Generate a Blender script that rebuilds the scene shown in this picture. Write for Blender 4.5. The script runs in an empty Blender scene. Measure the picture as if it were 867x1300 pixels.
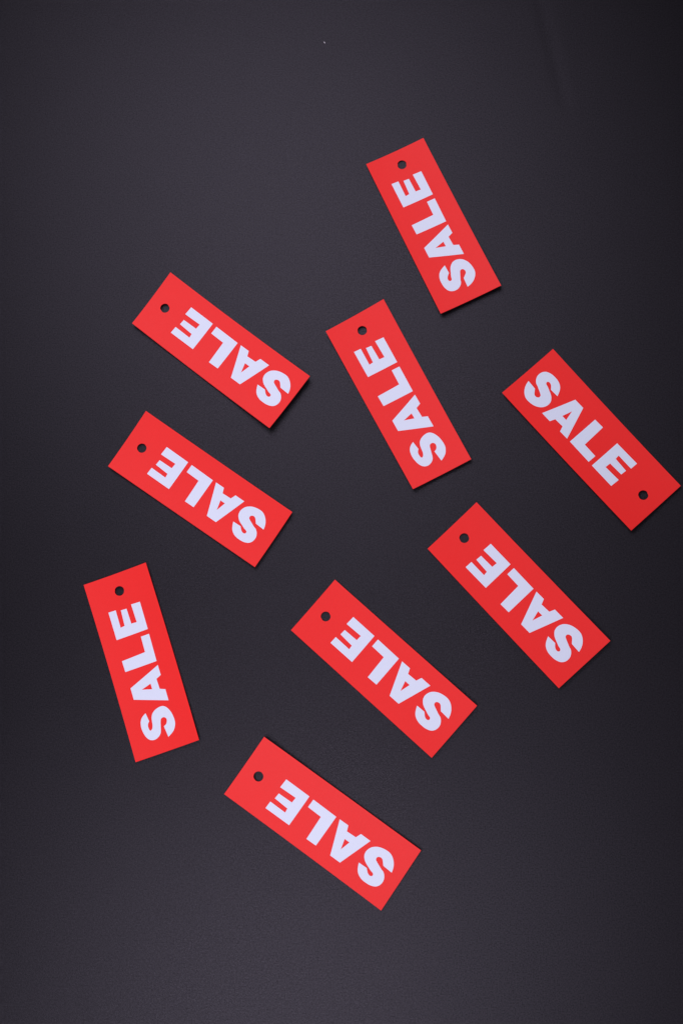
import bpy, bmesh, math, random
from mathutils import Matrix, Vector
from mathutils.geometry import tessellate_polygon

random.seed(7)
sc = bpy.context.scene
MM = 0.001

# ---------------------------------------------------------------- camera
cam_data = bpy.data.cameras.new('camera')
cam = bpy.data.objects.new('camera', cam_data)
sc.collection.objects.link(cam)
cam_data.sensor_fit = 'VERTICAL'
cam_data.sensor_height = 36.0
cam_data.sensor_width = 24.0
cam_data.lens = 50.0
cam_data.clip_start = 0.01
cam_data.clip_end = 50.0
rot = Matrix(((0.99411747, 0.02032321, 0.10638336),
              (0.0, 0.98223708, -0.18764415),
              (-0.10830721, 0.18654033, 0.97645904)))
cam.matrix_world = Matrix.Translation((0.09256484, -0.16327037, 0.84962325)) @ rot.to_4x4()
sc.camera = cam

# ---------------------------------------------------------------- dim studio surround and lamps
world = bpy.data.worlds.new('World')
sc.world = world
world.use_nodes = True
bg = world.node_tree.nodes['Background']
bg.inputs['Color'].default_value = (0.9, 0.88, 1.0, 1)
bg.inputs['Strength'].default_value = 0.03


def softbox(name, loc, target, sx, sy, power, color):
    ld = bpy.data.lights.new(name, 'AREA')
    ld.shape = 'RECTANGLE'
    ld.size, ld.size_y = sx, sy
    ld.energy = power
    ld.color = color
    o = bpy.data.objects.new(name, ld)
    o.location = loc
    o.rotation_euler = (Vector(target) - Vector(loc)).to_track_quat('-Z', 'Y').to_euler()
    sc.collection.objects.link(o)


softbox('softbox_back', (-0.115, 0.38, 0.58), (-0.09, 0.1, 0), 0.42, 0.56, 3.25, (1.0, 0.92, 1.08))
softbox('softbox_front', (-0.105, -0.37, 0.58), (-0.08, -0.1, 0), 0.32, 0.46, 3.2, (1.0, 0.92, 1.08))

vs = sc.view_settings
vs.view_transform = 'Standard'
vs.look = 'None'
vs.exposure = 0.0
vs.gamma = 1.0
vs.use_curve_mapping = False


# ---------------------------------------------------------------- materials
def paper(name, colour, rough, spec, fibre, relief, vary, scale=1.0, tint=(1, 1, 1), fleck=0.12):
    m = bpy.data.materials.new(name)
    m.use_nodes = True
    nt = m.node_tree
    b = nt.nodes['Principled BSDF']
    b.inputs['Roughness'].default_value = rough
    b.inputs['Specular IOR Level'].default_value = spec
    b.inputs['Specular Tint'].default_value = (*tint, 1)
    geo = nt.nodes.new('ShaderNodeNewGeometry')
    # fine tooth of the stock: two noise scales
    n1 = nt.nodes.new('ShaderNodeTexNoise')
    n1.inputs['Scale'].default_value = fibre
    n1.inputs['Detail'].default_value = 4
    n1.inputs['Roughness'].default_value = 0.65
    n2 = nt.nodes.new('ShaderNodeTexNoise')
    n2.inputs['Scale'].default_value = 28.0 * scale
    n2.inputs['Detail'].default_value = 3
    for n in (n1, n2):
        nt.links.new(geo.outputs['Position'], n.inputs['Vector'])
    mix = nt.nodes.new('ShaderNodeMath')
    mix.operation = 'MULTIPLY_ADD'
    mix.inputs[1].default_value = 0.35
    nt.links.new(n2.outputs['Fac'], mix.inputs[0])
    nt.links.new(n1.outputs['Fac'], mix.inputs[2])
    rng = nt.nodes.new('ShaderNodeMapRange')
    rng.inputs['From Min'].default_value = 0.35
    rng.inputs['From Max'].default_value = 1.0
    rng.inputs['To Min'].default_value = 1.0 - vary
    rng.inputs['To Max'].default_value = 1.0 + vary
    nt.links.new(mix.outputs[0], rng.inputs['Value'])
    mul = nt.nodes.new('ShaderNodeVectorMath')
    mul.operation = 'SCALE'
    mul.inputs[0].default_value = colour
    nt.links.new(rng.outputs[0], mul.inputs['Scale'])
    nt.links.new(mul.outputs[0], b.inputs['Base Color'])
    # fibres catch the light unevenly
    n3 = nt.nodes.new('ShaderNodeTexNoise')
    n3.inputs['Scale'].default_value = 1200.0
    n3.inputs['Detail'].default_value = 2
    nt.links.new(geo.outputs['Position'], n3.inputs['Vector'])
    sp = nt.nodes.new('ShaderNodeMapRange')
    sp.inputs['From Min'].default_value = 0.3
    sp.inputs['From Max'].default_value = 0.7
    sp.inputs['To Min'].default_value = spec * (1 - fleck)
    sp.inputs['To Max'].default_value = spec * (1 + fleck)
    nt.links.new(n3.outputs['Fac'], sp.inputs['Value'])
    nt.links.new(sp.outputs[0], b.inputs['Specular IOR Level'])
    bump = nt.nodes.new('ShaderNodeBump')
    bump.inputs['Strength'].default_value = 1.0
    bump.inputs['Distance'].default_value = relief
    nt.links.new(n1.outputs['Fac'], bump.inputs['Height'])
    nt.links.new(bump.outputs[0], b.inputs['Normal'])
    return m


BLACK = paper('black_paper', (0.0038, 0.0035, 0.0042), 0.36, 0.25, 2100.0, 0.00017, 0.35, tint=(0.91, 0.87, 1.0), fleck=0.36)
RED = paper('red_card', (0.80, 0.020, 0.017), 0.50, 0.19, 1700.0, 0.00003, 0.05)
WHITE = paper('white_ink', (0.655, 0.72, 0.82), 0.44, 0.25, 1700.0, 0.00003, 0.03)
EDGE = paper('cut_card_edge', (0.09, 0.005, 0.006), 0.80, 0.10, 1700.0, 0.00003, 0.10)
LINT = paper('pale_lint', (0.75, 0.73, 0.72), 0.90, 0.10, 1700.0, 0.00003, 0.10)


def link_mesh(name, bm, mats, parent=None):
    me = bpy.data.meshes.new(name)
    bm.to_mesh(me)
    bm.free()
    for m in mats:
        me.materials.append(m)
    o = bpy.data.objects.new(name, me)
    sc.collection.objects.link(o)
    if parent:
        o.parent = parent
    return o


# ---------------------------------------------------------------- the black paper sheet
bm = bmesh.new()
NX, NY, HX, HY = 90, 110, 0.75, 0.95


def relief_of_sheet(x, y):
    z = 0.0
    # two faint creases pressed into the sheet, seen at the upper right and the lower left
    for (ax, ay), (bx, by), depth, w in (((0.128, 0.338), (0.142, 0.262), 0.00013, 0.0036),
                                         ((-0.116, -0.205), (-0.030, -0.222), 0.00006, 0.0020)):
        dx, dy = bx - ax, by - ay
        t = max(0.0, min(1.0, ((x - ax) * dx + (y - ay) * dy) / (dx * dx + dy * dy)))
        d = math.hypot(x - ax - t * dx, y - ay - t * dy)
        z -= depth * math.exp(-(d / w) ** 2)
    return z


def axis(n, h, inner, step):
    fine = []
    v = -inner
    while v <= inner + 1e-9:
        fine.append(v)
        v += step
    return [-h, -0.6 * h - 0.1] + fine + [0.6 * h + 0.1, h]


xs, ys = axis(0, HX, 0.25, 0.0025), axis(0, HY, 0.37, 0.0025)
vv = [[bm.verts.new((x, y, relief_of_sheet(x, y))) for x in xs] for y in ys]
for j in range(len(ys) - 1):
    for i in range(len(xs) - 1):
        f = bm.faces.new((vv[j][i], vv[j][i + 1], vv[j + 1][i + 1], vv[j + 1][i]))
        f.smooth = True
sheet = link_mesh('backdrop_paper', bm, [BLACK])
sheet['kind'] = 'structure'
sheet['label'] = 'matte black paper sheet lying flat under the red tags'

# ---------------------------------------------------------------- sale tags
THICK = 0.6          # mm, card thickness
HOLE_R = 2.95         # mm
INK = 0.05            # mm, ink stands proud of the card
GLYPH = {
        'S': [(-44.495, -2.826), (-43.84, -5.317), (-42.702, -7.594), (-41.051, -9.506), (-39.018, -10.925), (-36.87,
          -11.598), (-34.381, -11.585), (-31.945, -11.166), (-29.755, -10.391), (-27.874, -9.171), (-26.544, -7.814),
          (-25.587, -5.923), (-25.205, -3.867), (-25.577, -1.909), (-26.318, -0.663), (-27.763, 0.74), (-29.426,
          1.673), (-31.574, 2.52), (-33.698, 3.336), (-35.328, 3.709), (-36.086, 4.267), (-36.149, 5.194), (-35.416,
          5.768), (-34.289, 5.785), (-33.155, 5.276), (-32.189, 4.424), (-31.158, 3.352), (-25.406, 3.547), (-26.291,
          5.572), (-27.357, 7.463), (-28.742, 8.9), (-30.639, 9.964), (-32.883, 10.554), (-35.218, 10.633), (-37.597,
          10.458), (-39.856, 9.795), (-41.462, 8.854), (-42.656, 7.33), (-43.2, 5.527), (-43.175, 3.561), (-42.508,
          1.837), (-41.418, 0.416), (-40.039, -0.578), (-38.31, -1.1), (-36.373, -1.917), (-34.434, -2.735), (-33.002,
          -3.478), (-32.545, -4.259), (-32.676, -5.242), (-33.541, -5.955), (-34.738, -6.195), (-35.83, -5.739),
          (-36.837, -4.69), (-38.174, -3.172)],
        'A': [(-2.063, -10.107), (-8.38, -10.162), (-9.678, -6.893), (-15.774, -7.17), (-17.139, -10.448), (-24.129,
          -10.462), (-16.633, 10.191), (-9.513, 10.22)],
        'AH': [(-11.148, -2.424), (-14.384, -2.446), (-12.62, 3.663)],
        'L': [(17.132, -10.32), (0.195, -10.054), (0.485, 10.541), (7.393, 10.698), (7.763, -4.563), (17.252,
          -4.778)],
        'E': [(37.019, -10.563), (19.922, -10.444), (20.161, 10.228), (37.477, 10.306), (37.297, 5.434), (26.451,
          5.528), (26.716, 3.01), (36.228, 2.504), (35.931, -1.327), (26.555, -1.527), (26.286, -4.88), (37.371,
          -4.605)],
        'SO': [(-44.189, -4.131), (-43.167, -6.185), (-41.489, -8.569), (-38.962, -10.173), (-36.83, -10.697),
          (-34.096, -10.611), (-31.186, -10.033), (-28.666, -8.918), (-26.916, -7.567), (-25.901, -5.992), (-25.66,
          -4.183), (-25.988, -1.996), (-26.875, 0.146), (-28.267, 1.729), (-30.257, 2.698), (-32.453, 3.064), (-34.66,
          3.391), (-36.335, 4.137), (-37.032, 5.252), (-36.345, 5.792), (-35.113, 6.005), (-33.783, 5.941), (-32.619,
          5.389), (-31.69, 4.493), (-26.311, 5.373), (-27.705, 7.854), (-29.494, 9.415), (-31.564, 10.149), (-34.188,
          10.386), (-37.027, 9.987), (-39.64, 9.11), (-41.545, 7.819), (-42.675, 6.094), (-42.962, 3.911), (-42.209,
          1.622), (-40.851, -0.024), (-39.195, -0.809), (-36.722, -1.467), (-34.246, -2.128), (-32.897, -2.701),
          (-32.322, -3.833), (-32.54, -5.019), (-33.633, -5.94), (-35.124, -5.781), (-36.54, -4.852), (-37.307,
          -3.163)],
}
S_CORNERS = (0, 26, 27, 53)
SO_CORNERS = (0, 23, 24, 45)
TAGS = [
    dict(quad=[(16.09, 225.24), (52.65, 241.92), (99.88, 140.15), (62.32, 123.13)], lift=(1.8, 0.5, 3.2, 3.4, -1.6, 0.8), raise_=-0.355,
         hole=(0.8193, -0.0155), open_s=False, print_=(-0.4299, -0.90437, 57.43638, 0.93342, -0.41269, 180.77053)),
    dict(quad=[(-133.2, 124.04), (-109.37, 157.49), (-19.04, 85.15), (-44.0, 52.46)], lift=(3.4, 2.6, 5.0, 5.6, -3.4, 0.7), raise_=-0.588,
         hole=(0.8095, -0.0075), open_s=False, print_=(-0.83089, -0.59608, -71.36782, 0.65974, -0.80896, 101.40329)),
    dict(quad=[(-9.5, 114.53), (26.71, 134.68), (79.56, 30.32), (44.02, 12.51)], lift=(2.6, 1.4, 2.4, 2.6, -2.0, 0.7), raise_=-0.175,
         hole=(0.8138, 0.0188), open_s=True, print_=(-0.50027, -0.87905, 35.69457, 0.95098, -0.46079, 70.13373)),
    dict(quad=[(203.56, 11.26), (173.26, -15.7), (98.97, 71.54), (130.58, 98.85)], lift=(1.2, 3.4, 2.4, 0.9, -1.5, 0.8), raise_=-0.180,
         hole=(0.8089, 0.001), open_s=False, print_=(0.65366, 0.75069, 146.40522, -0.75836, 0.67106, 47.18064)),
    dict(quad=[(-146.12, 31.53), (-123.13, 66.78), (-29.79, -0.08), (-52.56, -33.78)], lift=(2.3, 1.3, 2.6, 2.6, -1.9, 0.7), raise_=-0.232,
         hole=(0.8049, -0.0161), open_s=False, print_=(-0.81357, -0.56069, -85.38839, 0.58542, -0.82991, 13.08569)),
    dict(quad=[(52.38, -24.05), (82.26, 3.98), (158.87, -80.93), (128.19, -108.41)], lift=(1.2, 1.0, 2.8, 2.6, -1.5, 0.7), raise_=-0.274,
         hole=(0.8151, -0.0075), open_s=False, print_=(-0.68506, -0.72199, 108.00392, 0.74324, -0.69143, -56.20421)),
    dict(quad=[(-159.04, -43.1), (-120.24, -29.82), (-85.07, -137.6), (-123.75, -150.64)], lift=(2.4, 3.0, 2.4, 1.1, -1.8, 0.9), raise_=-0.305,
         hole=(0.8081, 0.0259), open_s=True, print_=(-0.315, -0.93839, -121.99843, 0.98435, -0.33365, -93.63875)),
    dict(quad=[(-30.41, -72.31), (-3.74, -41.97), (80.44, -118.22), (53.4, -148.42)], lift=(1.0, 1.2, 2.2, 1.8, -1.3, 0.6), raise_=-0.183,
         hole=(0.8168, 0.0037), open_s=False, print_=(-0.75195, -0.64981, 28.2218, 0.67963, -0.75923, -97.7547)),
    dict(quad=[(-69.53, -169.35), (-45.63, -135.87), (46.67, -201.21), (23.2, -235.29)], lift=(2.0, 3.8, 1.8, 1.0, -1.7, 0.7), raise_=-0.220,
         hole=(0.8129, 0.0171), open_s=False, print_=(-0.81558, -0.57865, -8.48879, 0.57866, -0.81557, -190.68644)),
]


def smooth_path(pts, corners, n=5):
    """Catmull-Rom through pts, broken at the indices in corners."""
    out = []
    N = len(pts)
    for i in range(N):
        p1, p2 = Vector(pts[i]), Vector(pts[(i + 1) % N])
        p0 = p1 * 2 - p2 if i in corners else Vector(pts[i - 1])
        p3 = p2 * 2 - p1 if (i + 1) % N in corners else Vector(pts[(i + 2) % N])
        for k in range(n):
            t = k / n
            out.append(tuple(0.5 * (2 * p1 + (p2 - p0) * t + (2 * p0 - 5 * p1 + 4 * p2 - p3) * t * t
                                    + (3 * p1 - p0 - 3 * p2 + p3) * t ** 3)))
    return out


def trim(pts, d):
    """Move a closed outline inwards by d (outwards for negative d)."""
    n = len(pts)
    area = sum(pts[i][0] * pts[(i + 1) % n][1] - pts[(i + 1) % n][0] * pts[i][1] for i in range(n))
    s = d if area > 0 else -d
    out = []
    for i in range(n):
        p, a, b = Vector(pts[i]), Vector(pts[i - 1]), Vector(pts[(i + 1) % n])
        e, f = (p - a).normalized(), (b - p).normalized()
        m = Vector((-e.y - f.y, e.x + f.x))
        out.append(tuple(p + m * (s / max(0.6, 1 + e.dot(f)))))
    return out


INSET = 0.08          # mm, keeps the strokes as slim as the printed ones
OUTLINES = {
    'S': [trim(smooth_path(GLYPH['S'], S_CORNERS), INSET)],
    'S_OPEN': [trim(smooth_path(GLYPH['SO'], SO_CORNERS), INSET)],
    'A': [trim(GLYPH['A'], INSET), trim(GLYPH['AH'], -INSET)],
    'L': [trim(GLYPH['L'], INSET)],
    'E': [trim(GLYPH['E'], INSET)],
}


def bilinear(q, u, v):
    w = ((1 + u) * (1 + v) / 4, (1 + u) * (1 - v) / 4, (1 - u) * (1 - v) / 4, (1 - u) * (1 + v) / 4)
    return (sum(a * p[0] for a, p in zip(w, q)), sum(a * p[1] for a, p in zip(w, q)))


def inverse_bilinear(q, x, y):
    u = v = 0.0
    for _ in range(8):
        fx, fy = bilinear(q, u, v)
        ax, ay = bilinear(q, u + 1e-3, v)
        bx, by = bilinear(q, u, v + 1e-3)
        a, c = (ax - fx) / 1e-3, (ay - fy) / 1e-3
        b, d = (bx - fx) / 1e-3, (by - fy) / 1e-3
        det = a * d - b * c
        ex, ey = x - fx, y - fy
        u += (d * ex - b * ey) / det
        v += (-c * ex + a * ey) / det
    return u, v


class Card:
    """One card: its four cut corners (mm on the sheet) and how far each corner is lifted."""

    def __init__(self, t):
        self.q, self.lift, self.up = t['quad'], t['lift'], t['raise_']
        self.hole, self.m = t['hole'], t['print_']
        self.cx = sum(p[0] for p in self.q) / 4
        self.cy = sum(p[1] for p in self.q) / 4

    def under(self, u, v):
        a, b, c, d, k, w = self.lift
        return ((1 + u) * ((1 + v) * a + (1 - v) * b) + (1 - u) * ((1 - v) * c + (1 + v) * d)) / 4 \
            + k * (1 - u * u) + w * v * v + self.up

    def point(self, u, v, dz):
        x, y = bilinear(self.q, u, v)
        return ((x - self.cx) * MM, (y - self.cy) * MM, (self.under(u, v) + dz) * MM)

    def ink_point(self, p):
        a, b, tx, c, d, ty = self.m
        x, y = a * p[0] + b * p[1] + tx, c * p[0] + d * p[1] + ty
        return inverse_bilinear(self.q, x, y)


def card_mesh(card):
    """Card with thickness, a punched hole and slightly softened cut edges."""
    hx, hy = bilinear(card.q, *card.hole)
    hu, hv = card.hole
    su, sv = 0.085, 0.235                      # half size of the cell the hole is punched in
    us = [-1 + i * (hu - su + 1) / 36 for i in range(37)] + [hu + su + i * (1 - hu - su) / 4 for i in range(5)]
    vs_ = [-1 + i * (hv - sv + 1) / 10 for i in range(11)] [:-1] \
        + [hv - sv + i * sv / 4 for i in range(9)] + [hv + sv + i * (1 - hv - sv) / 10 for i in range(1, 11)]
    ci, cj, cn = 36, 10, 8                     # column, first row and row count of that cell
    bm = bmesh.new()
    r = 0.06                                  # mm, rounding of the cut edge

    def layer(dz, inset):
        g = {}
        for j, v in enumerate(vs_):
            for i, u in enumerate(us):
                uu = max(-1 + inset / 57, min(1 - inset / 57, u))
                w = max(-1 + inset / 20.5, min(1 - inset / 20.5, v))
                g[i, j] = bm.verts.new(card.point(uu, w, dz))
        return g

    def ring(dz, rad):
        out = []
        for k in range(40):
            a = 2 * math.pi * k / 40
            u, v = inverse_bilinear(card.q, hx + rad * math.cos(a), hy + rad * math.sin(a))
            out.append(bm.verts.new(card.point(u, v, dz)))
        return out

    def fill(g, rg, flip):
        for j in range(len(vs_) - 1):
            for i in range(len(us) - 1):
                if i == ci and cj <= j < cj + cn:
                    continue
                q = [g[i, j], g[i + 1, j], g[i + 1, j + 1], g[i, j + 1]]
                bm.faces.new(q[::-1] if flip else q)
        cell = [g[ci + 1, cj + k] for k in range(cn + 1)] + [g[ci, cj + cn - k] for k in range(cn + 1)]
        mid = sum((v.co for v in rg), Vector()) / len(rg)

        def sweep(loop):                       # loop in anticlockwise order, starting at the smallest angle
            ang = [(math.atan2(v.co.y - mid.y, v.co.x - mid.x) % (2 * math.pi), k) for k, v in enumerate(loop)]
            ang.sort()
            return [(a, loop[k]) for a, k in ang]

        o, n = sweep(cell), sweep(rg)
        i = j = 0
        while i < len(o) or j < len(n):
            oi, nj = o[i % len(o)][1], n[j % len(n)][1]
            ao = o[i % len(o)][0] + 2 * math.pi * (i // len(o))
            an = n[j % len(n)][0] + 2 * math.pi * (j // len(n))
            if j >= len(n) or (i < len(o) and ao <= an):
                bm.faces.new((oi, o[(i + 1) % len(o)][1], nj))
                i += 1
            else:
                bm.faces.new((oi, n[(j + 1) % len(n)][1], nj))
                j += 1

    top, low, bot = layer(THICK, r), layer(THICK - r, 0), layer(0, 0)
    rt, rl, rb = ring(THICK, HOLE_R + r), ring(THICK - r, HOLE_R), ring(0, HOLE_R)
    fill(top, rt, False)
    fill(bot, rb, True)
    I, J = len(us) - 1, len(vs_) - 1
    rim = [(i, 0) for i in range(I)] + [(I, j) for j in range(J)] + [(i, J) for i in range(I, 0, -1)] \
        + [(0, j) for j in range(J, 0, -1)]
    for k in range(len(rim)):
        a, b = rim[k], rim[(k + 1) % len(rim)]
        f = bm.faces.new((top[a], top[b], low[b], low[a]))
        f = bm.faces.new((low[a], low[b], bot[b], bot[a]))
        f.material_index = 1
    for k in range(40):
        k1 = (k + 1) % 40
        bm.faces.new((rt[k], rt[k1], rl[k1], rl[k]))
        f = bm.faces.new((rl[k], rl[k1], rb[k1], rb[k]))
        f.material_index = 1
    used = [v for v in bm.verts if not v.link_faces]
    bmesh.ops.delete(bm, geom=used, context='VERTS')
    bmesh.ops.recalc_face_normals(bm, faces=bm.faces)
    for f in bm.faces:
        f.smooth = f.material_index == 0
    for e in bm.edges:
        if len(e.link_faces) == 2 and e.calc_face_angle(0) > 0.3:
            e.smooth = False
    return bm


def glyph_mesh(card, loops):
    """A printed letter: outline filled, cut along the card's bend, laid on its curve."""
    bm = bmesh.new()
    rings = [[Vector((p[0], p[1], 0)) for p in lp] for lp in loops]
    flat = [bm.verts.new(p) for lp in rings for p in lp]
    for tri in tessellate_polygon(rings):
        try:
            bm.faces.new([flat[i] for i in tri])
        except ValueError:
            pass
    for ax in (0, 1):
        lo, hi = min(v.co[ax] for v in bm.verts), max(v.co[ax] for v in bm.verts)
        c = lo + 2.3
        while c < hi:
            at = Vector((c, 0, 0)) if ax == 0 else Vector((0, c, 0))
            bmesh.ops.bisect_plane(bm, geom=bm.verts[:] + bm.edges[:] + bm.faces[:], plane_co=at,
                                   plane_no=(1 - ax, ax, 0), dist=1e-5)
            c += 2.3
    for v in bm.verts:
        u, w = card.ink_point((v.co.x, v.co.y))
        v.co = card.point(u, w, THICK + INK)
    for f in bm.faces:
        f.normal_update()
        if f.normal.z < 0:
            f.normal_flip()
        f.smooth = True
    return bm


LABELS = [
    'topmost red sale tag, its lower end lifted off the black sheet',
    'red sale tag with curled ends, a soft shadow and the blackest hole, upper left',
    'red sale tag just below the topmost tag and tilted almost the same way',
    'only red sale tag whose word reads upright, hole at its lower right end',
    'red sale tag lying parallel just below the curled upper left tag',
    'red sale tag directly below the one whose word reads upright',
    'steepest red sale tag, standing almost vertical at the lower left',
    'red sale tag in the lower middle, just above the bottommost tag',
    'bottommost red sale tag, hole end corner lifted off the black sheet',
]

for t, label in zip(TAGS, LABELS):
    card = Card(t)
    root = bpy.data.objects.new('sale_tag', None)
    root.empty_display_size = 0.01
    sc.collection.objects.link(root)
    root.location = (card.cx * MM, card.cy * MM, 0)
    root['label'] = label
    root['category'] = 'sale tag'
    root['group'] = 'red sale tags scattered on the black sheet'
    link_mesh('card', card_mesh(card), [RED, EDGE], root)
    for ch in 'SALE':
        o = link_mesh('printed_letter', glyph_mesh(card, OUTLINES['S_OPEN' if ch == 'S' and t['open_s'] else ch]), [WHITE], root)
        o['label'] = 'white printed letter ' + ch

# ---------------------------------------------------------------- a speck of lint on the sheet
bm = bmesh.new()
pts = [(-0.35, 0.55, 0.10), (-0.12, 0.15, 0.28), (0.05, -0.2, 0.30), (0.16, -0.55, 0.12)]
rad = [0.05, 0.20, 0.26, 0.10]
prev = None
for (x, y, z), r in zip(pts, rad):
    cur = [bm.verts.new(((x + r * math.cos(a)) * MM, (y + 0.3 * r * math.sin(a)) * MM,
                         (z + r * math.sin(a)) * MM)) for a in [k * math.pi / 4 for k in range(8)]]
    if prev:
        for k in range(8):
            bm.faces.new((prev[k], prev[(k + 1) % 8], cur[(k + 1) % 8], cur[k]))
    else:
        bm.faces.new(cur[::-1])
    prev = cur
bm.faces.new(prev)
bmesh.ops.recalc_face_normals(bm, faces=bm.faces)
for f in bm.faces:
    f.smooth = True
speck = link_mesh('lint_speck', bm, [LINT])
speck.location = (-0.01114, 0.31276, 0)
speck['label'] = 'tiny pale speck of lint on the bare black sheet above the tags'
speck['category'] = 'lint'
